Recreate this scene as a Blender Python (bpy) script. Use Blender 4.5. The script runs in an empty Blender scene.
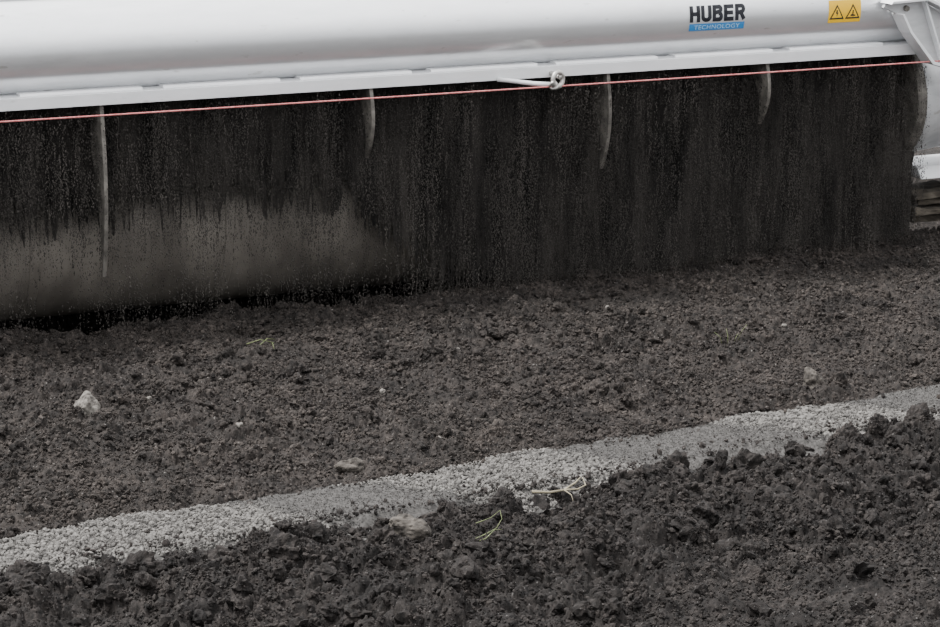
import bpy, bmesh, math, numpy as np
from mathutils import Vector, Matrix
rng = np.random.default_rng(7)
scene = bpy.context.scene
COL = scene.collection

# ------------------------------------------------------------------ helpers
def nodes_mat(name):
    m = bpy.data.materials.new(name); m.use_nodes = True
    nt = m.node_tree; nt.nodes.clear()
    out = nt.nodes.new('ShaderNodeOutputMaterial'); b = nt.nodes.new('ShaderNodeBsdfPrincipled')
    nt.links.new(b.outputs[0], out.inputs[0])
    return m, nt, b

def tex_noise(nt, scale, detail=4, rough=0.6, stretch=(1, 1, 1)):
    tc = nt.nodes.new('ShaderNodeNewGeometry'); mp = nt.nodes.new('ShaderNodeMapping')
    mp.inputs['Scale'].default_value = stretch
    nz = nt.nodes.new('ShaderNodeTexNoise')
    nz.inputs['Scale'].default_value = scale; nz.inputs['Detail'].default_value = detail
    nz.inputs['Roughness'].default_value = rough
    nt.links.new(tc.outputs['Position'], mp.inputs[0]); nt.links.new(mp.outputs[0], nz.inputs['Vector'])
    return nz.outputs['Fac']

def ramp(nt, fac, stops):
    r = nt.nodes.new('ShaderNodeValToRGB'); e = r.color_ramp.elements
    while len(e) < len(stops): e.new(0.5)
    for i, (p, c) in enumerate(stops):
        e[i].position = p; e[i].color = (*c, 1) if len(c) == 3 else c
    nt.links.new(fac, r.inputs[0]); return r.outputs[0]

def mix(nt, fac, a, b, mode='MIX'):
    m = nt.nodes.new('ShaderNodeMix'); m.data_type = 'RGBA'; m.blend_type = mode
    if isinstance(fac, float): m.inputs[0].default_value = fac
    else: nt.links.new(fac, m.inputs[0])
    for s, i in ((a, 6), (b, 7)):
        if isinstance(s, tuple): m.inputs[i].default_value = (*s, 1)
        else: nt.links.new(s, m.inputs[i])
    return m.outputs[2]

def bump(nt, b, h, strength, dist):
    bp = nt.nodes.new('ShaderNodeBump'); bp.inputs['Strength'].default_value = strength
    bp.inputs['Distance'].default_value = dist
    nt.links.new(h, bp.inputs['Height']); nt.links.new(bp.outputs[0], b.inputs['Normal'])

def simple_mat(name, c1, c2, scale=20, rough=0.6, metal=0.0, stretch=(1, 1, 1), bs=0.2, bd=0.002, detail=5):
    m, nt, b = nodes_mat(name)
    f = tex_noise(nt, scale, detail, 0.6, stretch)
    nt.links.new(ramp(nt, f, [(0.35, c1), (0.65, c2)]), b.inputs['Base Color'])
    b.inputs['Roughness'].default_value = rough; b.inputs['Metallic'].default_value = metal
    if rough > 0.8: b.inputs['Specular IOR Level'].default_value = 0.2
    if bs: bump(nt, b, f, bs, bd)
    return m

def empty(name, loc=(0, 0, 0), parent=None):
    o = bpy.data.objects.new(name, None); o.location = loc; o.empty_display_size = 0.1
    COL.objects.link(o)
    if parent: o.parent = parent
    return o

def mk(name, v, f, mat, parent=None, smooth=False, bevel=0):
    me = bpy.data.meshes.new(name); me.from_pydata([tuple(p) for p in v], [], [tuple(q) for q in f]); me.update()
    bm = bmesh.new(); bm.from_mesh(me); bmesh.ops.recalc_face_normals(bm, faces=bm.faces); bm.to_mesh(me); bm.free()
    if smooth: me.polygons.foreach_set('use_smooth', [True] * len(me.polygons))
    me.materials.append(mat)
    o = bpy.data.objects.new(name, me); COL.objects.link(o)
    if bevel:
        md = o.modifiers.new('bevel', 'BEVEL'); md.width = bevel; md.segments = 2; md.limit_method = 'ANGLE'
    if parent: o.parent = parent
    return o

def np_mesh(name, V, F, mat, smooth=False, parent=None):
    me = bpy.data.meshes.new(name)
    n = F.shape[1]
    me.vertices.add(len(V)); me.vertices.foreach_set('co', V.astype(np.float32).ravel())
    me.loops.add(F.size); me.loops.foreach_set('vertex_index', F.astype(np.int32).ravel())
    me.polygons.add(len(F)); me.polygons.foreach_set('loop_start', np.arange(0, F.size, n, dtype=np.int32))
    me.polygons.foreach_set('loop_total', np.full(len(F), n, dtype=np.int32))
    me.polygons.foreach_set('use_smooth', np.full(len(F), smooth))
    me.update(calc_edges=True)
    me.materials.append(mat)
    o = bpy.data.objects.new(name, me); COL.objects.link(o)
    if parent: o.parent = parent
    return o

def extr_x(name, yz, x0, x1, mat, parent=None, bevel=0):
    n = len(yz)
    v = [(x0, y, z) for y, z in yz] + [(x1, y, z) for y, z in yz]
    f = [tuple(range(n)), tuple(range(2 * n - 1, n - 1, -1))]
    f += [(i, (i + 1) % n, n + (i + 1) % n, n + i) for i in range(n)]
    return mk(name, v, f, mat, parent, False, bevel)

def extr_y(name, xz, y0, y1, mat, parent=None, bevel=0):
    n = len(xz)
    v = [(x, y0, z) for x, z in xz] + [(x, y1, z) for x, z in xz]
    f = [tuple(range(n)), tuple(range(2 * n - 1, n - 1, -1))]
    f += [(i, (i + 1) % n, n + (i + 1) % n, n + i) for i in range(n)]
    return mk(name, v, f, mat, parent, False, bevel)

def cyl_x(name, prof, cy, cz, mat, parent=None, seg=96, cap=True):
    v = []; f = []
    for x, r in prof:
        for i in range(seg):
            a = 2 * math.pi * i / seg
            v.append((x, cy + r * math.cos(a), cz + r * math.sin(a)))
    for k in range(len(prof) - 1):
        for i in range(seg):
            j = (i + 1) % seg
            f.append((k * seg + i, k * seg + j, (k + 1) * seg + j, (k + 1) * seg + i))
    if cap:
        f.append(tuple(range(seg))); f.append(tuple(range((len(prof) - 1) * seg, len(prof) * seg)))
    o = mk(name, v, f, mat, parent, True)
    md = o.modifiers.new('es', 'EDGE_SPLIT'); md.split_angle = math.radians(35)
    return o

def tube_path(name, pts, r, mat, parent=None, seg=8, taper=None):
    pts = [Vector(p) for p in pts]; v = []; f = []
    for k, p in enumerate(pts):
        d = (pts[min(k + 1, len(pts) - 1)] - pts[max(k - 1, 0)]).normalized()
        up = Vector((0, 0, 1)) if abs(d.z) < 0.9 else Vector((1, 0, 0))
        a = d.cross(up).normalized(); b = d.cross(a)
        rr = r * (taper(k / (len(pts) - 1)) if taper else 1)
        for i in range(seg):
            t = 2 * math.pi * i / seg
            v.append(p + (a * math.cos(t) + b * math.sin(t)) * rr)
    for k in range(len(pts) - 1):
        for i in range(seg):
            j = (i + 1) % seg
            f.append((k * seg + i, k * seg + j, (k + 1) * seg + j, (k + 1) * seg + i))
    f.append(tuple(range(seg))); f.append(tuple(range((len(pts) - 1) * seg, len(pts) * seg)))
    return mk(name, v, f, mat, parent, True)

# ------------------------------------------------------------------ numpy noise
NT = 512
def vnoise(x, y, s, seed):
    T = np.random.default_rng(seed).random((NT, NT))
    x = np.asarray(x) / s + 100; y = np.asarray(y) / s + 100
    i = np.floor(x).astype(int); j = np.floor(y).astype(int)
    u = x - i; w = y - j; u = u * u * (3 - 2 * u); w = w * w * (3 - 2 * w)
    g = lambda a, b: T[a % NT, b % NT]
    return (g(i, j) * (1 - u) + g(i + 1, j) * u) * (1 - w) + (g(i, j + 1) * (1 - u) + g(i + 1, j + 1) * u) * w
def fbm(x, y, s, seed, o=4, gain=0.55):
    t = 0; a = 1; n = 0
    for k in range(o):
        t = t + a * (vnoise(x, y, s / 2 ** k, seed + k) - 0.5); n += a; a *= gain
    return t / n * 2
def clods(x, y, cell, r0, r1, prob, seed, flat=0.8, irr=0.6):
    R = np.random.default_rng(seed)
    TX, TY, TR, TP = (R.random((NT, NT)) for _ in range(4))
    i = np.floor(x / cell).astype(int); j = np.floor(y / cell).astype(int)
    w = 1 + irr * (vnoise(x, y, cell * 0.3, seed + 500) * 2 - 1)
    out = np.zeros_like(x)
    for di in (-1, 0, 1):
        for dj in (-1, 0, 1):
            a = (i + di) % NT; b = (j + dj) % NT
            cx = (i + di + TX[a, b]) * cell; cy = (j + dj + TY[a, b]) * cell
            r = cell * (r0 + (r1 - r0) * TR[a, b] ** 2)
            h = np.sqrt(np.maximum(0, r * r - ((x - cx) ** 2 + (y - cy) ** 2) * w)) * flat
            out = np.maximum(out, np.where(TP[a, b] < prob, h, 0))
    return out
def sstep(a, b, x):
    t = np.clip((x - a) / (b - a), 0, 1); return t * t * (3 - 2 * t)

def strip_c(x): return 4.980 + (x - 1.08) * 0.083 + 0.012 * np.sin(x * 2.3)
STRIP_W = 0.122
FRONT_W = 0.145
def wetf(x, y): return np.exp(-(((x - 2.6) / 0.45) ** 2 + ((y - 4.05) / 0.2) ** 2))
def soil_h(x, y):
    wx = x + 0.022 * fbm(x, y, 0.03, 11, 3, .75); wy = y + 0.022 * fbm(x, y, 0.03, 21, 3, .75)
    d = y - strip_c(x) + 0.055 * fbm(x, y, 0.16, 31, 4, .7)
    front = 1 - sstep(-FRONT_W - 0.05, -FRONT_W + 0.03, d)
    mid = sstep(STRIP_W - 0.02, STRIP_W + 0.03, d)
    lump = clods(wx, wy, 0.12, 0.15, 0.40, 0.5, 1, 0.75)
    lump2 = clods(wx, wy, 0.05, 0.2, 0.6, 0.7, 2, 0.8)
    lump3 = clods(wx, wy, 0.03, 0.25, 0.65, 0.8, 6, 0.85)
    sm = clods(wx, wy, 0.017, 0.25, 0.65, 0.9, 3, 0.9)
    ti = clods(x, y, 0.0095, 0.35, 0.65, 0.95, 4, 1.0)
    fine = fbm(x, y, 0.014, 51, 3, .8)
    dens = 0.2 + 0.8 * sstep(-0.3, 0.35, fbm(x, y, 0.30, 41, 3))
    wet = wetf(x, y)
    hf = -0.022 + 0.050 * fbm(x, y, 0.24, 61, 3) + 0.032 * fbm(x, y, 0.08, 65, 3) + (1.05 * lump + 1.1 * lump2 + .9 * lump3) * (1 - .9 * wet) + (0.8 * sm + 0.8 * ti) * (1 - .5 * wet) + 0.007 * fine
    hm = -0.024 + 0.032 * fbm(x, y, 0.35, 71, 3) + 0.030 * fbm(x, y, 0.10, 75, 3) + 0.65 * lump * dens + 0.9 * lump2 * dens + .85 * lump3 * (.3 + .7 * dens) + 0.8 * sm * (0.5 + 0.5 * dens) + 0.75 * ti + 0.006 * fine
    h = front * hf + mid * hm + (1 - front) * (1 - mid) * (-0.03)
    tr = sstep(6.95, 7.22, y + 0.03 * fbm(x, y, 0.2, 81, 3) - 0.08 * sstep(2.6, 4.2, x)) * (1 - sstep(7.95, 8.2, y))
    h = h * (1 - .5 * tr) - 0.24 * tr
    h = h + 0.025 * sstep(2.7, 4.2, x) * sstep(6.5, 6.95, y) * (1 - tr)
    return h

# ------------------------------------------------------------------ materials
def soil_mat(name, darkc, lightc, dark_front=True, speck=(0.095, 0.088, 0.082)):
    m, nt, b = nodes_mat(name)
    n1 = tex_noise(nt, 6, 6, 0.7); n2 = tex_noise(nt, 60, 8, 0.75); n3 = tex_noise(nt, 220, 4, 0.7)
    c = ramp(nt, n2, [(0.38, darkc), (0.64, lightc)])
    c = mix(nt, 0.9, c, ramp(nt, n1, [(0.38, (0.45, 0.44, 0.435)), (0.62, (1.0, 0.97, 0.94))]), 'MULTIPLY')
    if speck:
        sp = ramp(nt, tex_noise(nt, 140, 2, 0.5, (1, 1, 1)), [(0.68, (0, 0, 0)), (0.73, (1, 1, 1))])
        c = mix(nt, sp, c, speck)
    if dark_front:
        tc = nt.nodes.new('ShaderNodeNewGeometry'); sx = nt.nodes.new('ShaderNodeSeparateXYZ')
        nt.links.new(tc.outputs['Position'], sx.inputs[0])
        mr = nt.nodes.new('ShaderNodeMapRange'); mr.inputs[1].default_value = 4.9; mr.inputs[2].default_value = 5.2
        nt.links.new(sx.outputs['Y'], mr.inputs[0])
        c = mix(nt, mr.outputs[0], mix(nt, 1.0, c, (0.68, 0.69, 0.71), 'MULTIPLY'), c)
    nt.links.new(c, b.inputs['Base Color'])
    b.inputs['Roughness'].default_value = 0.82; b.inputs['Specular IOR Level'].default_value = 0.15
    bump(nt, b, n3, 0.8, 0.003)
    return m
M_soil = soil_mat('dark_crumbly_soil', (0.0062, 0.0054, 0.0049), (0.040, 0.0342, 0.0310))
M_crumb = soil_mat('loose_crumbs', (0.0080, 0.0069, 0.0063), (0.059, 0.0505, 0.0455))
M_fall = simple_mat('falling_soil_mat', (0.0050, 0.0046, 0.0043), (0.038, 0.0342, 0.031), 13, 0.95, 0, (1, 1, 0.14), 0, 0.002, 6)
M_fallc = simple_mat('falling_crumb_mat', (0.008, 0.0073, 0.0067), (0.074, 0.067, 0.060), 13, 0.95, 0, (1, 1, 0.14), 0, 0, 6)
M_grav = simple_mat('grey_granules', (0.036, 0.034, 0.032), (0.150, 0.142, 0.132), 60, 0.9, 0, (1, 1, 1), 0.4, 0.002)
M_gravbed = simple_mat('fine_grey_grit', (0.024, 0.0227, 0.0215), (0.060, 0.057, 0.054), 90, 0.95, 0, (1, 1, 1), 0.6, 0.003, 10)

def metal_mat(name, c1, c2, metal=0.55, rough=0.42, dirt=.35):
    m, nt, b = nodes_mat(name)
    a = tex_noise(nt, 30, 4, 0.6, (0.25, 1, 1)); d = tex_noise(nt, 5, 6, 0.7, (0.3, 1, 1.4))
    c = ramp(nt, a, [(0.3, c1), (0.7, c2)])
    dm = ramp(nt, d, [(0.56, (0, 0, 0)), (0.80, (dirt, dirt, dirt))])
    c = mix(nt, dm, c, (0.42, 0.41, 0.38))
    sc = ramp(nt, tex_noise(nt, 30, 3, 0.5, (.5, 1, 1.5)), [(0.67, (0, 0, 0)), (0.74, (dirt, dirt, dirt))])
    c = mix(nt, sc, c, (0.30, 0.28, 0.25))
    nt.links.new(c, b.inputs['Base Color']); b.inputs['Metallic'].default_value = metal
    b.inputs['Roughness'].default_value = rough
    bump(nt, b, a, 0.04, 0.001)
    return m
M_tube = metal_mat('brushed_steel_tube', (0.81, 0.82, 0.835), (0.89, 0.90, 0.91), 0.72, 0.30)
M_ledge = metal_mat('pale_steel', (0.68, 0.69, 0.70), (0.78, 0.78, 0.79), 0.2, 0.45)
M_cover = metal_mat('grey_cover_steel', (0.42, 0.425, 0.43), (0.54, 0.54, 0.545), 0.3, 0.5, .6)
M_rib = simple_mat('dusty_steel', (0.05, 0.045, 0.039), (0.165, 0.152, 0.134), 25, 0.7, 0.1)
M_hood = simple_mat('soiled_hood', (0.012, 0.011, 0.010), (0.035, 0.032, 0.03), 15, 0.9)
M_drum = simple_mat('soiled_drum', (0.095, 0.084, 0.072), (0.20, 0.18, 0.155), 5, 0.6, 0.0, (1.6, 1, .8), 0.2, 0.004, 9)
M_dark = simple_mat('rubber_black', (0.01, 0.01, 0.01), (0.03, 0.03, 0.03), 30, 0.8)
M_ink = simple_mat('black_navy_ink', (0.004, 0.005, 0.010), (0.006, 0.007, 0.014), 30, 0.5, 0, (1, 1, 1), 0)
M_blue = simple_mat('label_blue', (0.025, 0.17, 0.42), (0.03, 0.20, 0.47), 30, 0.5, 0, (1, 1, 1), 0)
M_white = simple_mat('label_white', (0.35, 0.55, 0.72), (0.40, 0.60, 0.76), 30, 0.5, 0, (1, 1, 1), 0)
M_yellow = simple_mat('warning_yellow', (0.80, 0.46, 0.003), (0.88, 0.52, 0.006), 30, 0.5, 0, (1, 1, 1), 0)
M_cord = simple_mat('red_cord_mat', (0.36, 0.09, 0.09), (0.55, 0.20, 0.19), 120, 0.6)
M_chrome = simple_mat('worn_zinc', (0.32, 0.30, 0.28), (0.55, 0.53, 0.50), 60, 0.4, 0.6)
M_stone = simple_mat('pale_stone', (0.050, 0.045, 0.040), (0.17, 0.157, 0.14), 70, 0.9, 0, (1, 1, 1), 0.6, 0.004)
M_stone2 = simple_mat('brown_stone', (0.022, 0.0195, 0.017), (0.075, 0.066, 0.057), 60, 0.9, 0, (1, 1, 1), 0.6, 0.004)
M_twig = simple_mat('dry_twig', (0.11, 0.095, 0.062), (0.22, 0.19, 0.13), 60, 0.8)
M_grass = simple_mat('dry_green_grass', (0.05, 0.065, 0.02), (0.115, 0.13, 0.05), 60, 0.7)
M_wood = simple_mat('weathered_timber', (0.025, 0.021, 0.017), (0.11, 0.095, 0.075), 24, 0.9, 0, (0.4, 1, 1), 0.6, 0.006, 8)
M_wall = simple_mat('pale_wall', (0.62, 0.64, 0.66), (0.72, 0.73, 0.75), 3, 0.8)

# ------------------------------------------------------------------ soil bed
def axis(lo, a, b, hi, step):
    fine = np.arange(a, b, step)
    L = a - np.cumsum(step * 1.12 ** np.arange(1, 60)); L = L[L > lo][::-1]
    H = fine[-1] + np.cumsum(step * 1.12 ** np.arange(1, 60)); H = H[H < hi]
    return np.concatenate([[lo], L, fine, H, [hi]])
xs = axis(-6, 0.85, 5.05, 12, 0.0036); ys = axis(1.5, 3.7, 7.15, 12.9, 0.0036)
X, Y = np.meshgrid(xs, ys); Z = soil_h(X, Y)
V = np.stack([X.ravel(), Y.ravel(), Z.ravel()], 1)
nx, ny = len(xs), len(ys)
idx = np.arange(nx * ny).reshape(ny, nx)
F = np.stack([idx[:-1, :-1].ravel(), idx[:-1, 1:].ravel(), idx[1:, 1:].ravel(), idx[1:, :-1].ravel()], 1)
soil = np_mesh('soil_bed', V, F, M_soil, True)
soil['label'] = "dark grey-brown crumbly soil bed with lumps and clods"; soil['category'] = "soil"; soil['kind'] = "stuff"

def ico(sub):
    bm = bmesh.new(); bmesh.ops.create_icosphere(bm, subdivisions=sub, radius=1)
    v = np.array([p.co[:] for p in bm.verts]); f = np.array([[q.index for q in g.verts] for g in bm.faces]); bm.free()
    return v, f
ICO1 = ico(1); ICO2 = ico(2); ICO3 = ico(3); ICO4 = ico(4)
OCT = (np.array([(1, 0, 0), (-1, 0, 0), (0, 1, 0), (0, -1, 0), (0, 0, 1), (0, 0, -1)], float),
       np.array([(0, 2, 4), (2, 1, 4), (1, 3, 4), (3, 0, 4), (2, 0, 5), (1, 2, 5), (3, 1, 5), (0, 3, 5)]))
def aggregate(tmpl, seed, K=26, amp=.22, rho=.5, low=.3, jit=.04):
    v, f = tmpl; R = np.random.default_rng(seed)
    D = R.normal(size=(K, 3)); D /= np.linalg.norm(D, axis=1)[:, None]
    ang = np.arccos(np.clip(v @ D.T, -1, 1)); rr = rho * R.uniform(.35, 1.15, K)
    b = (np.sqrt(np.maximum(0, 1 - (ang / rr) ** 2)) * amp * rr / rho).max(1)
    B = R.normal(size=(5, 3)); lo = 1 + low * np.sin(v @ B.T * 2.2 + R.random(5) * 6).sum(1) / 2.2
    return v * (np.clip(lo, .45, 1.6) + b + R.normal(0, jit, len(v)))[:, None] * 0.85, f
def particles(P, R, tmpl, stretch=None, jit=0.3, sc=(0.6, 1.3)):
    tv, tf = tmpl; n = len(P)
    q = rng.normal(size=(n, 4)); q /= np.linalg.norm(q, axis=1)[:, None]
    w, x, y, z = q.T
    Rm = np.stack([1 - 2 * (y * y + z * z), 2 * (x * y - z * w), 2 * (x * z + y * w),
                   2 * (x * y + z * w), 1 - 2 * (x * x + z * z), 2 * (y * z - x * w),
                   2 * (x * z - y * w), 2 * (y * z + x * w), 1 - 2 * (x * x + y * y)], 1).reshape(n, 3, 3)
    T = tv[None] * rng.uniform(sc[0], sc[1], (n, 1, 3))
    if jit: T = T * (1 + rng.uniform(-jit, jit, (n, len(tv), 1)))
    T = np.einsum('nij,nkj->nki', Rm, T) * R[:, None, None]
    if stretch is not None: T[:, :, 2] *= stretch[:, None]
    Vv = (T + P[:, None]).reshape(-1, 3)
    Ff = (tf[None] + (np.arange(n) * len(tv))[:, None, None]).reshape(-1, 3)
    return Vv, Ff
def merge(L):
    Vs, Fs, o = [], [], 0
    for v, f in L: Vs.append(v); Fs.append(f + o); o += len(v)
    return np.concatenate(Vs), np.concatenate(Fs)
def in_view(x, y, m=0.12):
    D = 0.4051 * x + 0.9143 * y; Rr = 0.9143 * x - 0.4051 * y
    return (np.abs(Rr) < 0.205 * D + m)

# ragged lumps
n = 13000
px = rng.uniform(0.8, 5.2, n); py = rng.uniform(3.6, 6.95, n)
off = py - strip_c(px)
fr = off < 0
clump = fbm(px, py, 0.30, 631, 3)
k = in_view(px, py) & ((off > STRIP_W) | (off < -FRONT_W - .005)) & (rng.random(n) < np.where(fr, .45 + .4 * sstep(-.2, .3, clump), .15 + .8 * sstep(-.2, .35, clump))) & (rng.random(n) > .9 * wetf(px, py))
px, py, fr = px[k], py[k], fr[k]
pr = np.where(fr, 0.005 + 0.021 * rng.random(len(px)) ** 3.5, 0.004 + 0.016 * rng.random(len(px)) ** 3.8)
pz = soil_h(px, py) + pr * .15
L = []
for t in range(8):
    s = np.arange(len(px)) % 8 == t
    L.append(particles(np.stack([px[s], py[s], pz[s]], 1), pr[s], aggregate(ICO3, 900 + t, 70, .30, .28, .34, .035), None, 0, (.65, 1.35)))
Vk, Fk = merge(L)
lk = np_mesh('crumbly_soil_lumps', Vk, Fk, M_soil, False)
lk['label'] = "dark ragged soil lumps heaped over the bed"; lk['category'] = "soil lumps"; lk['kind'] = "stuff"
big = np.where(pr > .008)[0]
rep = rng.choice(big, 22000, p=pr[big] ** 2 / (pr[big] ** 2).sum())
dv = rng.normal(size=(len(rep), 3)); dv[:, 2] = np.abs(dv[:, 2]); dv /= np.linalg.norm(dv, axis=1)[:, None]
cl = np.stack([px[rep], py[rep], pz[rep]], 1) + dv * (pr[rep] * rng.uniform(.7, 1.0, len(rep)))[:, None]
# loose crumbs over soil
n = 540000
px = rng.uniform(0.8, 5.2, n); py = rng.uniform(3.6, 7.05, n)
clump = fbm(px, py, 0.15, 611, 3); off = py - strip_c(px)
onb = (off < STRIP_W) & (off > -FRONT_W)
k = in_view(px, py) & (~onb | (rng.random(n) < 0.20 * sstep(.04, .13, np.abs(off)) + .005)) & (rng.random(n) < 0.30 + 0.85 * sstep(-.2, .3, clump)) & (rng.random(n) > .6 * wetf(px, py))
px, py, onb = px[k], py[k], onb[k]
pr2 = 0.0014 + 0.0018 * rng.random(len(px)) + 0.0060 * rng.random(len(px)) ** 8
pz2 = np.where(onb, 0.004, soil_h(px, py) + pr2 * 0.3)
PP = np.concatenate([np.stack([px, py, pz2], 1), cl]); RR = np.concatenate([pr2, rng.uniform(.0012, .0030, len(cl))])
Vc, Fc = particles(PP, RR, ICO1, None, 0.35)
lc = np_mesh('loose_soil_crumbs', Vc, Fc, M_crumb, False)
lc['label'] = "small loose soil crumbs scattered over the dark soil"; lc['category'] = "soil crumbs"; lc['kind'] = "stuff"

# ------------------------------------------------------------------ gravel strip
sx = np.arange(0.2, 5.2, 0.004); st = np.linspace(-0.22, 0.19, 102)
SX, ST = np.meshgrid(sx, st); SY = ST + strip_c(SX)
def strip_h(x, t):
    tt_ = t + 0.015 + 0.03 * fbm(x, t, 0.08, 95, 3)
    return -0.034 + 0.034 * (1 - sstep(0.09, 0.21, np.abs(tt_))) + 0.012 * fbm(x, t, 0.15, 91, 4) + 0.6 * clods(x, t + 10, 0.012, 0.2, 0.55, 0.8, 5) + 0.005 * fbm(x, t, 0.02, 97, 3, .9)
SZ = strip_h(SX, ST)
nx, ny = len(sx), len(st); idx = np.arange(nx * ny).reshape(ny, nx)
F = np.stack([idx[:-1, :-1].ravel(), idx[:-1, 1:].ravel(), idx[1:, 1:].ravel(), idx[1:, :-1].ravel()], 1)
gv = np_mesh('grit_strip', np.stack([SX.ravel(), SY.ravel(), SZ.ravel()], 1), F, M_gravbed, True)
gv['label'] = "grey fine grit band laid between two soil beds"; gv['category'] = "gravel"; gv['kind'] = "stuff"
n = 120000
gx = rng.uniform(0.9, 4.1, n); gt = rng.uniform(-.21, .17, n)
coarse = np.zeros(n)
for a, b in ((0.0, 1.70), (2.10, 2.58), (3.12, 3.48)):
    coarse = np.maximum(coarse, sstep(a - 0.10, a + 0.06, gx + gt * .8) * (1 - sstep(b - 0.06, b + 0.10, gx + gt * .8)))
coarse = np.clip(coarse + .35 * fbm(gx, gt, 0.05, 641, 3) * (coarse > .02), 0, 1)
patch = sstep(-0.35, 0.25, fbm(gx, gt, 0.10, 621, 3))
k = rng.random(n) < (0.40 + 0.35 * coarse * (0.35 + .65 * patch)) * (.45 + .55 * (1 - sstep(.09, .17, np.abs(gt + .015))))
gx, gt, coarse = gx[k], gt[k], coarse[k]
gr = 0.0010 + (0.0006 + 0.0050 * coarse) * rng.random(len(gx)) ** 2.4
Vg, Fg = particles(np.stack([gx, strip_c(gx) + gt, strip_h(gx, gt) + gr * 0.35], 1), gr, ICO1, None, 0.3)
light = coarse > rng.uniform(.15, .6, len(coarse))
sel = np.repeat(light, len(ICO1[1]))
def sub(Vx, Fx, mask):
    Ff = Fx[mask]; u, inv = np.unique(Ff.ravel(), return_inverse=True); return Vx[u], inv.reshape(-1, 3)
a_, b_ = sub(Vg, Fg, sel)
gg = np_mesh('gravel_granules', a_, b_, M_grav, False)
gg['label'] = "light grey coarse granules heaped along the grit band"; gg['category'] = "gravel"; gg['kind'] = "stuff"
a_, b_ = sub(Vg, Fg, ~sel)
gg = np_mesh('fine_grit_grains', a_, b_, M_gravbed, False)
gg['label'] = "grey fine sandy grains between coarser patches"; gg['category'] = "gravel"; gg['kind'] = "stuff"

# ------------------------------------------------------------------ individual clods & stones
def lump_mesh(name, mat, seed, K, amp, rho, smooth=True, low=.3, jit=.0):
    v, f = aggregate(ICO4, seed, K, amp, rho, low, jit)
    me = bpy.data.meshes.new(name); me.from_pydata(v.tolist(), [], f.tolist()); me.materials.append(mat)
    me.polygons.foreach_set('use_smooth', [smooth] * len(me.polygons)); me.update()
    return me
def place(me, name, x, y, s, lab, cat, rot=0, sc=(1, 1, .8), group=None, lift=.3):
    o = bpy.data.objects.new(name, me); COL.objects.link(o)
    z = float(soil_h(np.array([x]), np.array([y]))[0])
    o.location = (x, y, z + s * sc[2] * lift); o.scale = (s * sc[0], s * sc[1], s * sc[2])
    o.rotation_euler = (0, 0, rot) if cat == 'stone' else (rot * .7, rot * .4, rot)
    o['label'] = lab; o['category'] = cat
    if group: o['group'] = group
    return o
place(lump_mesh('stone', M_stone, 107, 160, .10, .20, False, .30, .02), 'stone', 1.546, 5.985, 0.043, "pale grey rough stone lying on dark soil", "stone", 0.4, (.9, 0.8, 1.1), None, .55)
place(lump_mesh('stone', M_stone2, 105, 100, .16, .24, False, .22, .02), 'stone', 3.478, 5.50, 0.040, "dull grey-brown rough stone half sunk in soil", "stone", 1.2, (1, 0.8, 0.9), None, .45)
place(lump_mesh('stone', M_stone2, 109, 100, .16, .24, False, .22, .02), 'stone', 1.95, 4.755, 0.046, "brown-grey lumpy stone resting on the clods", "stone", 2.2, (1.1, 0.8, 0.8), None, .7)
place(lump_mesh('stone', M_stone2, 111, 100, .16, .24, False, .22, .02), 'stone', 2.025, 5.29, 0.030, "brown-grey lumpy stone beside the grit band", "stone", 2.9, (1.2, 0.8, 0.8), None, .5)
for i, (x, y, s) in enumerate(((2.36, 5.92, .009), (1.86, 5.66, .009), (2.62, 5.02, .009), (2.75, 6.3, .007), (3.3, 6.4, .008), (2.33, 5.45, .008), (1.75, 6.1, .008), (2.95, 5.75, .007), (3.75, 6.1, .008), (2.0, 6.25, .007))):
    place(lump_mesh('pebble', M_stone, 113 + i, 8, .2, .9), 'pebble', x, y, s, "small pale pebble on dark soil", "pebble", group="pale pebbles on the soil", lift=.7)
cm = [lump_mesh('soil_clod', M_crumb, 200 + i * 3, 170, .28, .20, False, .36, .022) for i in range(9)]
cnt = 0
while cnt < 170:
    if cnt < 125:
        x, y = rng.uniform(0.9, 4.2), rng.uniform(3.75, 4.98)
        dd = strip_c(x) - FRONT_W - y
        if dd < .02 or (cnt < 60 and dd > .18): continue
        s = 0.014 + 0.026 * rng.random() ** 2
    else:
        x, y = rng.uniform(1.1, 5.0), rng.uniform(5.2, 6.90)
        if y < strip_c(x) + STRIP_W + 0.03: continue
        s = 0.013 + 0.017 * rng.random() ** 2
    if not in_view(np.array(x), np.array(y), 0.05): continue
    if abs(x - 2.4) < .09 and abs(y - 4.83) < .08: continue
    if wetf(x, y) > .4: continue
    place(cm[cnt % 9], 'soil_clod', x, y, s, "dark crumbly soil clod lying on the bed", "soil clod", rng.uniform(0, 6), (1, rng.uniform(.7, 1), rng.uniform(.6, .9)), "soil clods on the bed", .1)
    cnt += 1

# ------------------------------------------------------------------ twigs and grass
def zat(x, y):
    g = np.linspace(-.012, .012, 5); a, b = np.meshgrid(g, g)
    return float(soil_h(x + a.ravel(), y + b.ravel()).max())
def sz(x, y, up=0.01): return (x, y, zat(x, y) + up)
def top(name, lab, cat):
    e = empty(name, (0, 0, 0)); e['label'] = lab; e['category'] = cat; return e
tp = lambda t: 1 - 0.6 * t
e = top('twig', "pale beige forked dry twig lying on the soil", "twig")
ox, oy = -0.030, -0.072
zt_ = max(zat(2.37 + ox, 4.915 + oy), zat(2.43 + ox, 4.92 + oy), zat(2.47 + ox, 4.93 + oy), zat(2.40 + ox, 4.915 + oy), .008) + 0.008
Q = lambda L_: [(a + ox, b + oy, zt_ + c) for a, b, c in L_]
tube_path('stem', Q([(2.34, 4.925, .004), (2.38, 4.915, 0), (2.42, 4.918, 0), (2.455, 4.93, .010), (2.478, 4.95, .014)]), 0.0038, M_twig, e, 8, tp)
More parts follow.
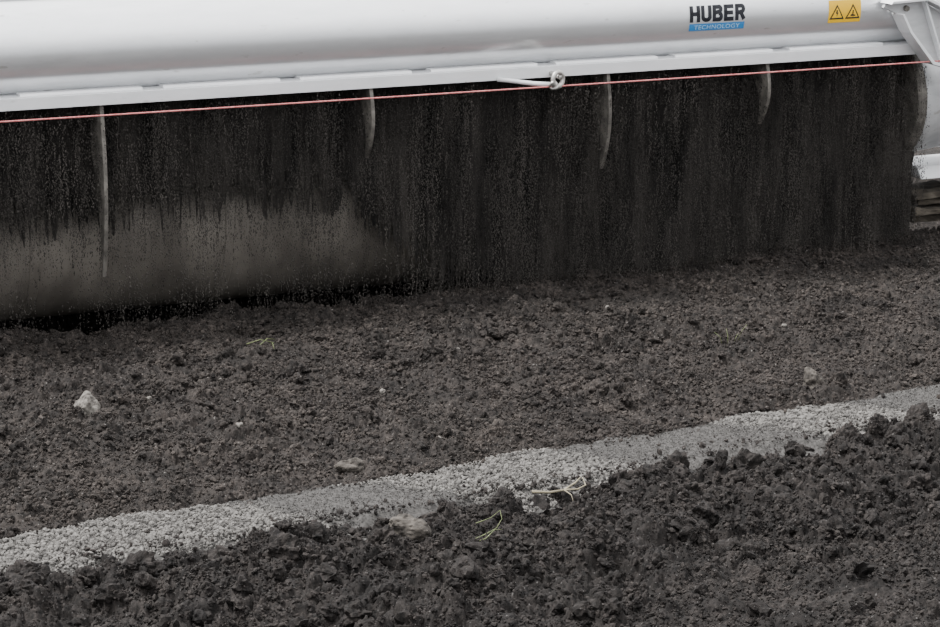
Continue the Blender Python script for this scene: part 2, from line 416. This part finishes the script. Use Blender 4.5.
tube_path('side_shoot', Q([(2.42, 4.918, 0), (2.45, 4.905, .002), (2.475, 4.915, .006), (2.484, 4.95, .014)]), 0.0026, M_twig, e, 8, tp)
tube_path('side_shoot', Q([(2.42, 4.918, 0), (2.425, 4.89, -.004), (2.42, 4.87, -.012)]), 0.0016, M_twig, e, 8, tp)
e = top('grass_sprig', "yellow-green dry grass stalks on dark clods", "grass")
zg = zat(2.09, 4.62) + .006; gy = -.045
G_ = lambda L_: [(a, b + gy, zg + c) for a, b, c in L_]
tube_path('stalk', G_([(2.045, 4.64, 0), (2.08, 4.645, .008), (2.11, 4.66, .012), (2.125, 4.665, .03), (2.127, 4.68, .045)]), 0.0014, M_grass, e, 6, tp)
tube_path('stalk', G_([(2.03, 4.62, 0), (2.07, 4.63, .002), (2.10, 4.65, .012), (2.12, 4.655, .008)]), 0.0016, M_grass, e, 6, tp)
tube_path('stalk', G_([(2.06, 4.66, .03), (2.10, 4.67, .034), (2.127, 4.68, .045)]), 0.0011, M_grass, e, 6, tp)
e = top('grass_sprig', "thin pale green grass blades on crumbly soil", "grass")
for a in ((2.17, 6.52, 2.25, 6.50), (2.20, 6.49, 2.27, 6.55), (2.24, 6.50, 2.235, 6.46)):
    p0 = Vector(sz(a[0], a[1], 0.002)); p1 = Vector(sz(a[2], a[3], 0.006)); mdp = (p0 + p1) / 2 + Vector((0, 0, 0.012))
    tube_path('blade', [p0, mdp, p1], 0.0018, M_grass, e, 6, tp)
e = top('grass_sprig', "small upright green grass blades in the soil", "grass")
for dx, h in ((-.02, .035), (0, .05), (.02, .03), (.035, .04)):
    p0 = Vector((3.46 + dx, 5.94, float(soil_h(np.array([3.46 + dx]), np.array([5.94]))[0]))); tube_path('blade', [p0, p0 + Vector((dx * .3, 0, h * .6)), p0 + Vector((dx, 0.01, h))], 0.0014, M_grass, e, 6, tp)

# ------------------------------------------------------------------ MACHINE
XL, XR = -0.6, 4.80
mach = empty('soil_turning_machine', (2.0, 7.3, 0.0))
mach['label'] = "wide soil turning machine with pale steel tube beam and ribbed hood"; mach['category'] = "machine"
root_inv = Matrix.Translation((-2.0, -7.3, 0))
def P(o):
    o.parent = mach; o.matrix_parent_inverse = root_inv; return o
TY, TZ, TR = 7.005, 0.846, 0.137
P(cyl_x('beam_tube', [(XL, TR), (XL + .01, TR), (4.84, TR), (4.85, TR - .01)], TY, TZ, M_tube, None, 128))
HY, HZ, HR = 7.38, 0.355, 0.50
arc = []
for i in range(29):
    a = math.radians(135 - i * 135 / 28)
    arc.append((HY + HR * math.cos(a), HZ + HR * math.sin(a)))
arc.append((HY + HR, -.26))
inner = [(HY + (y - HY) * 0.98, (HZ + (z - HZ) * 0.98) if z > -.2 else z) for y, z in arc]
P(extr_x('hood_shell', arc + inner[::-1], XL, XR, M_hood))
P(extr_x('front_rail', [(6.876, 0.680), (6.881, 0.680), (6.881, 0.711), (7.0, 0.711), (7.0, 0.716), (6.876, 0.716)], XL, XR - 0.06, M_ledge, None, 0.0012))
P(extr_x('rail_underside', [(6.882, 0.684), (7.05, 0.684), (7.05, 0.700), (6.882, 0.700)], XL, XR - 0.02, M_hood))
for x in np.arange(0.75, 4.6, 0.435):
    P(extr_x('rail_tab', [(6.90, 0.7155), (6.96, 0.7155), (6.955, 0.7235), (6.905, 0.7235)], x, x + 0.37, M_ledge, None, 0.001))
def rib(x, zb, wt=0.15):
    fr = []; bk = []
    for i in range(19):
        t = i / 18; z = 0.682 + (zb - 0.682) * t
        yf = 6.885 - 0.026 * math.sin(t * math.pi * 0.9) + 0.045 * t ** 2.5
        w = wt * (1 - t) ** 1.5 + 0.040 * (1 - t) ** 0.5 * (0.35 + 0.65 * t) + 0.004
        fr.append((yf, z)); bk.append((yf + w, z))
    P(extr_x('rib', fr + bk[::-1], x - 0.006, x + 0.006, M_rib, None, 0.001))
rib(1.858, 0.15, 0.19); rib(2.715, 0.455, 0.11); rib(3.54, 0.36, 0.15); rib(4.135, 0.47, 0.12); rib(0.95, 0.47, 0.11)
DY, DZ, DR = 7.365, 0.276, 0.33
prof = [(XL + .05, .06), (XL + .05, DR - .01), (XL + .06, DR)]
for x in np.arange(-0.2, 4.7, 0.62):
    prof += [(x, DR), (x + .004, DR + .004), (x + .03, DR + .004), (x + .034, DR)]
prof += [(XR - .06, DR), (XR - .05, DR - .01), (XR - .05, .06)]
dr = P(cyl_x('drum', prof, DY, DZ, M_drum, None, 128))
# end structures
P(extr_x('side_plate', [(6.99, .70), (6.985, .62), (6.99, .52), (7.0, .42), (7.0, .30), (7.03, .2), (7.35, -.03), (7.88, -.03), (7.88, .4), (7.7, .72), (7.4, .86), (7.0, .78)], XR, XR + .015, M_hood, None, 0.003))
hp = [(4.785, .205), (4.79, .218), (4.80, .222), (4.83, .218), (4.86, .205), (4.95, .195), (5.4, .19), (5.41, .17)]
P(cyl_x('end_cover', hp, 7.125, .50, M_cover))
P(cyl_x('cover_rim', [(4.755, .175), (4.755, .213), (4.765, .222), (4.786, .222), (4.786, .175)], 7.115, .50, M_rib))
P(extr_y('end_bracket', [(4.552, .850), (4.56, .868), (4.70, .874), (4.80, .81), (5.1, .68), (5.1, .56), (4.80, .645), (4.735, .66), (4.64, .765), (4.60, .83)], 6.835, 6.85, M_cover, None, 0.002))
P(extr_y('bracket_rim', [(4.552, .866), (4.56, .876), (4.705, .882), (5.1, .70), (5.1, .69), (4.70, .872)], 6.79, 6.86, M_ledge, None, 0.002))
P(extr_y('bracket_gusset', [(4.60, .828), (4.635, .765), (4.73, .655), (5.1, .55), (5.1, .558), (4.737, .664), (4.643, .77), (4.607, .832)], 6.79, 6.86, M_ledge, None, 0.001))
P(extr_y('bracket_stiffener', [(4.70, .87), (4.708, .87), (4.795, .65), (4.787, .65)], 6.81, 6.84, M_ledge, None, 0.001))
for x, z in ((4.64, .845), (4.80, .74)):
    bm = bmesh.new(); bmesh.ops.create_cone(bm, cap_ends=True, segments=6, radius1=.011, radius2=.010, depth=.012)
    me = bpy.data.meshes.new('bolt'); bm.to_mesh(me); bm.free(); me.materials.append(M_rib)
    o = bpy.data.objects.new('bolt', me); COL.objects.link(o); o.location = (x, 6.83, z); o.rotation_euler = (math.pi / 2, 0, 0); P(o)
P(extr_x('support_foot', [(7.06, .20), (7.3, .20), (7.3, .24), (7.09, .245)], 4.89, 5.6, M_ledge, None, 0.006))
# pull cord, eyelet, lever
P(tube_path('pull_cord', [(-0.6, 6.80, 0.668)] + [(x, 6.80, 0.6650 - 0.0035 * math.sin((x - 0) / 5.3 * math.pi)) for x in np.linspace(0, 5.3, 20)] + [(6, 6.80, .662)], 0.0026, M_cord))
v = []; f = []
R0, r0 = 0.021, 0.0075
for i in range(28):
    a = 2 * math.pi * i / 28
    for j in range(10):
        b = 2 * math.pi * j / 10
        rr = R0 + r0 * math.cos(b); v.append((3.318 + rr * math.cos(a), 6.80 + r0 * math.sin(b) + 0.008 * math.cos(a), 0.683 + rr * math.sin(a) * 1.1))
        f.append((i * 10 + j, i * 10 + (j + 1) % 10, ((i + 1) % 28) * 10 + (j + 1) % 10, ((i + 1) % 28) * 10 + j))
P(mk('cord_eyelet', v, f, M_chrome, None, True))
P(tube_path('eyelet_shank', [(3.325, 6.80, 0.69), (3.33, 6.84, 0.69), (3.33, 6.90, 0.695)], 0.008, M_chrome))
P(tube_path('lever_arm', [(3.14, 6.872, 0.684), (3.17, 6.85, 0.682), (3.24, 6.82, 0.672), (3.30, 6.80, 0.668)], 0.0075, M_ledge))
P(tube_path('cord_knot', [(3.30 + .012 * math.cos(t), 6.795 + .008 * math.sin(t * 2), .668 + .012 * math.sin(t)) for t in np.linspace(0, 6.2, 20)], 0.0045, M_chrome))

# --- markings wrapped on the tube
def wrap(bm, x0, z0, off):
    for v in bm.verts:
        u, w = v.co.x, v.co.y
        a = (z0 - TZ + w) / TR; r = TR + off + v.co.z
        v.co = Vector((x0 + u, TY - r * math.cos(a), TZ + r * math.sin(a)))
def cut(bm):
    for w in np.arange(-0.06, 0.0601, 0.006):
        bmesh.ops.bisect_plane(bm, geom=bm.verts[:] + bm.edges[:] + bm.faces[:], plane_co=(0, w, 0), plane_no=(0, 1, 0))
def decal_poly(name, polys, x0, z0, off, mat):
    bm = bmesh.new()
    for p in polys:
        bm.faces.new([bm.verts.new((a, b, 0)) for a, b in p])
    bmesh.ops.triangulate(bm, faces=bm.faces[:])
    cut(bm); wrap(bm, x0, z0, off)
    me = bpy.data.meshes.new(name); bm.to_mesh(me); bm.free(); me.materials.append(mat)
    o = bpy.data.objects.new(name, me); COL.objects.link(o)
    return P(o)
def quads(path, w):
    out = []
    for k in range(len(path) - 1):
        a, b = Vector(path[k]), Vector(path[k + 1]); d = (b - a).normalized(); n = Vector((-d.y, d.x)) * w / 2; e_ = d * w * .18
        out.append([tuple(a - e_ - n), tuple(b + e_ - n), tuple(b + e_ + n), tuple(a - e_ + n)])
    return out
def arcp(cx, cy, rx, ry, a0, a1, n=8):
    return [(cx + rx * math.cos(math.radians(a0 + (a1 - a0) * i / n)), cy + ry * math.sin(math.radians(a0 + (a1 - a0) * i / n))) for i in range(n + 1)]
S = 0.25; h = S / 2
G = {
 'H': [[(h, .05), (h, .95)], [(.75 - h, .05), (.75 - h, .95)], [(h, .5), (.75 - h, .5)]],
 'U': [[(h, .95), (h, .30)] + arcp(.375, .30, .375 - h, .30 - h, 180, 360, 10) + [(.75 - h, .30), (.75 - h, .95)]],
 'B': [[(h, .05), (h, .95)], [(h, 1 - h), (.48, 1 - h)] + arcp(.48, .74, .75 - .48 - h - .02, .26 - h + .01, 90, -90, 8) + [(h, .52)], [(.48, .52)] + arcp(.48, .31, .75 - .48 - h, .31 - h, 90, -90, 8) + [(h, h)]],
 'E': [[(h, .05), (h, .95)], [(h, 1 - h), (.66, 1 - h)], [(h, .5), (.62, .5)], [(h, h), (.66, h)]],
 'R': [[(h, .05), (h, .95)], [(h, 1 - h), (.47, 1 - h)] + arcp(.47, .70, .75 - .47 - h - .02, .30 - h, 90, -90, 8) + [(h, .45)], [(.42, .45), (.62, .10)]],
}
LZ = 0.848
polys = []; W, Hh = 0.206, 0.054
tw = 5 * .75 + 4 * .07 - .05; sx_ = W / tw
for i, ch in enumerate('HUBER'):
    ox_ = i * (.75 + .07)
    for path in G[ch]:
        for q in quads(path, S):
            polys.append([((a + ox_) * sx_ - W / 2, (b - .5) * Hh) for a, b in q])
decal_poly('maker_lettering', polys, 3.93, LZ + 0.010, 0.0012, M_ink)
rect = lambda w, h, cx=0, cy=0: [(cx - w / 2, cy - h / 2), (cx + w / 2, cy - h / 2), (cx + w / 2, cy + h / 2), (cx - w / 2, cy + h / 2)]
decal_poly('maker_bar', [rect(0.206, 0.024)], 3.93, LZ - 0.034, 0.0010, M_blue)
def decal_text(name, txt, width, height, x0, z0, off, mat, bold=0.0, space=1.0):
    cu = bpy.data.curves.new(name, 'FONT'); cu.body = txt; cu.size = 1; cu.align_x = 'LEFT'; cu.offset = bold; cu.space_character = space
    to = bpy.data.objects.new('tmp', cu); COL.objects.link(to); bpy.context.view_layer.update()
    dg = bpy.context.evaluated_depsgraph_get(); me = bpy.data.meshes.new_from_object(to.evaluated_get(dg))
    bpy.data.objects.remove(to)
    bm = bmesh.new(); bm.from_mesh(me)
    xsn = [v.co.x for v in bm.verts]; ysn = [v.co.y for v in bm.verts]
    for v in bm.verts:
        v.co = Vector(((v.co.x - min(xsn)) / (max(xsn) - min(xsn)) * width - width / 2, (v.co.y - min(ysn)) / (max(ysn) - min(ysn)) * height - height / 2, 0))
    wrap(bm, x0, z0, off)
    bm.to_mesh(me); bm.free(); me.materials.clear(); me.materials.append(mat); me.name = name
    o = bpy.data.objects.new(name, me); COL.objects.link(o); return P(o)
decal_text('maker_subtitle', 'TECHNOLOGY', 0.170, 0.014, 3.93, LZ - 0.034, 0.0020, M_white, 0.0, 1.1)
WX, WZ = 4.420, 0.842
decal_poly('warning_sticker', [rect(0.126, 0.076)], WX, WZ, 0.0010, M_yellow)
def tri(s, cx, cy): return [(cx - s / 2, cy - s * .38), (cx + s / 2, cy - s * .38), (cx, cy + s * .48)]
for k, cx in enumerate((-0.031, 0.031)):
    decal_poly('warning_triangle', [tri(0.058, cx, -0.004)], WX, WZ, 0.0016, M_dark)
    decal_poly('warning_field', [tri(0.041, cx, -0.005)], WX, WZ, 0.0021, M_yellow)
    if k == 0:
        decal_poly('warning_symbol', [[(cx - .003, .006), (cx + .003, .004), (cx + .001, -.003), (cx + .005, -.003), (cx - .002, -.018), (cx - .001, -.007), (cx - .005, -.006)]], WX, WZ, 0.0027, M_dark)
    else:
        decal_poly('warning_symbol', [[(cx - .009, -.017), (cx + .010, -.017), (cx + .010, -.013), (cx + .002, -.011), (cx + .003, .003), (cx - .002, .003), (cx - .003, -.010), (cx - .009, -.012)]], WX, WZ, 0.0027, M_dark)

# ------------------------------------------------------------------ falling soil
sx = np.arange(0.3, XR - 0.005, 0.0025); tt = np.linspace(0, 1, 60)
one = sx * 0
zb = 0.32 - 0.40 * sstep(2.55, 3.3, sx) + 0.03 * fbm(sx, one, 0.35, 301, 2) + 0.08 * fbm(sx, one + 3, 0.006, 311, 1)
zb = np.clip(zb, -0.08, .62)
SX, TT = np.meshgrid(sx, tt); ZZ = 0.70 + (zb[None] - 0.70) * TT
YY = 6.99 + 0.03 * fbm(SX + ZZ * .03, ZZ * 0.10, 0.16, 321, 3) + 0.016 * fbm(SX, ZZ * .4, 0.04, 341, 5, .7)
YY = np.minimum(YY, 7.02)
nx, ny = len(sx), len(tt); idx = np.arange(nx * ny).reshape(ny, nx)
F = np.stack([idx[:-1, :-1].ravel(), idx[:-1, 1:].ravel(), idx[1:, 1:].ravel(), idx[1:, :-1].ravel()], 1)
fs = np_mesh('falling_soil', np.stack([SX.ravel(), YY.ravel(), ZZ.ravel()], 1), F, M_fall, True)
fs['label'] = "dense dark curtain of soil falling beneath the hood"; fs['category'] = "falling soil"; fs['kind'] = "stuff"
NS = 66000
x = rng.uniform(1.1, XR - 0.02, NS); y = rng.uniform(6.86, 7.00, NS)
z1 = rng.uniform(-0.02, 0.68, NS); Ls = rng.exponential(0.045, NS) + 0.01
d = 0.5 + 0.5 * fbm(x, z1 * .15, .10, 701, 3)
leftlow = (1 - sstep(2.5, 3.2, x)) * (1 - sstep(.20, .40, z1))
gaps = sstep(-.25, .3, fbm(x, z1 * .08, .12, 711, 2))
keep = rng.random(NS) < (1 - (.64 + .30 * gaps) * leftlow) * (0.4 + .9 * d)
x, y, z1, Ls = x[keep], y[keep], z1[keep], Ls[keep]
m = np.maximum(2, (Ls / .008).astype(int)); rep = np.repeat(np.arange(len(x)), m)
j = np.arange(len(rep)) - np.repeat(np.cumsum(m) - m, m)
slant = rng.normal(-0.02, 0.05, len(x)); rb = rng.uniform(.0005, .0014, len(x))
Z_ = z1[rep] - j * .008 + rng.normal(0, .003, len(rep))
X_ = x[rep] + slant[rep] * (j * .008) + rng.normal(0, .0018, len(rep)); Y_ = y[rep] + rng.normal(0, .002, len(rep))
R_ = rb[rep] * rng.uniform(.6, 1.4, len(rep)) + .0002
k = (Z_ > -0.02) & (rng.random(len(rep)) > .25)
pts = np.stack([X_, Y_, Z_], 1)[k]; rad = R_[k]
Vf, Ff = particles(pts, rad, OCT, rng.uniform(1.3, 3.6, len(pts)), .2)
fc = np_mesh('falling_crumbs', Vf, Ff, M_fallc, True)
fc['label'] = "fine dark soil crumbs raining down in thin streams"; fc['category'] = "falling soil"; fc['kind'] = "stuff"

# ------------------------------------------------------------------ surroundings
def plank(x0, x1, y0, y1, z0, z1, lab):
    n = 40; v = []; f = []
    R = np.random.default_rng(int(z0 * 1000) + 50)
    for i in range(n):
        x = x0 + (x1 - x0) * i / (n - 1)
        j = R.normal(0, .005, 4)
        v += [(x, y0 + j[0], z0 + j[1] * .3), (x, y1, z0), (x, y1 + j[2], z1 + j[3] * .6), (x, y0 + j[1], z1 + j[2] * .6)]
    for i in range(n - 1):
        for k in range(4):
            f.append((i * 4 + k, i * 4 + (k + 1) % 4, i * 4 + 4 + (k + 1) % 4, i * 4 + 4 + k))
    f += [(0, 1, 2, 3), tuple(range(4 * n - 4, 4 * n))]
    o = mk('timber_plank', v, f, M_wood, None, False, .003); o['label'] = lab; o['category'] = "timber"; o['group'] = "stacked planks"
    return o
plank(4.86, 6.2, 7.06, 7.22, .045, .070, "weathered brown plank lying on soil beside the machine")
plank(4.85, 6.2, 7.03, 7.2, .076, .098, "weathered brown plank stacked on another plank")
plank(4.89, 6.2, 7.07, 7.22, .104, .124, "weathered brown plank stacked on another plank")
plank(4.86, 6.2, 7.05, 7.24, .130, .150, "soil-stained top plank of a low stack")
w = extr_x('wall_back', [(13, -.1), (13.2, -.1), (13.2, 3), (13, 3)], -8, 14, M_wall); w['kind'] = 'structure'; w['label'] = "pale plain wall behind the machine"; w['category'] = "wall"

# ------------------------------------------------------------------ light
wd = bpy.data.worlds.new('overcast'); scene.world = wd; wd.use_nodes = True
nt = wd.node_tree; bg = nt.nodes['Background']
tc = nt.nodes.new('ShaderNodeTexCoord'); sp = nt.nodes.new('ShaderNodeSeparateXYZ'); nt.links.new(tc.outputs['Generated'], sp.inputs[0])
r = ramp(nt, sp.outputs['Z'], [(0.0, (0.28, 0.285, 0.295)), (0.6, (1.0, 1.01, 1.03))])
nt.links.new(r, bg.inputs[0]); bg.inputs[1].default_value = 3.3
sun = bpy.data.lights.new('sun', 'SUN'); sun.energy = 10.5; sun.angle = math.radians(16); sun.color = (1, .99, .975)
so = bpy.data.objects.new('sun', sun); COL.objects.link(so); so.rotation_euler = Vector((0.50, -0.30, -1.0)).to_track_quat('-Z', 'Y').to_euler()

cam = bpy.data.cameras.new('camera'); co = bpy.data.objects.new('camera', cam); COL.objects.link(co)
cam.sensor_width = 36; cam.lens = 2400 / 940 * 36; co.location = (0, 0, 1.75)
co.rotation_euler = (math.radians(90 - 13.6), 0, math.radians(-23.9)); cam.clip_end = 100
scene.camera = co
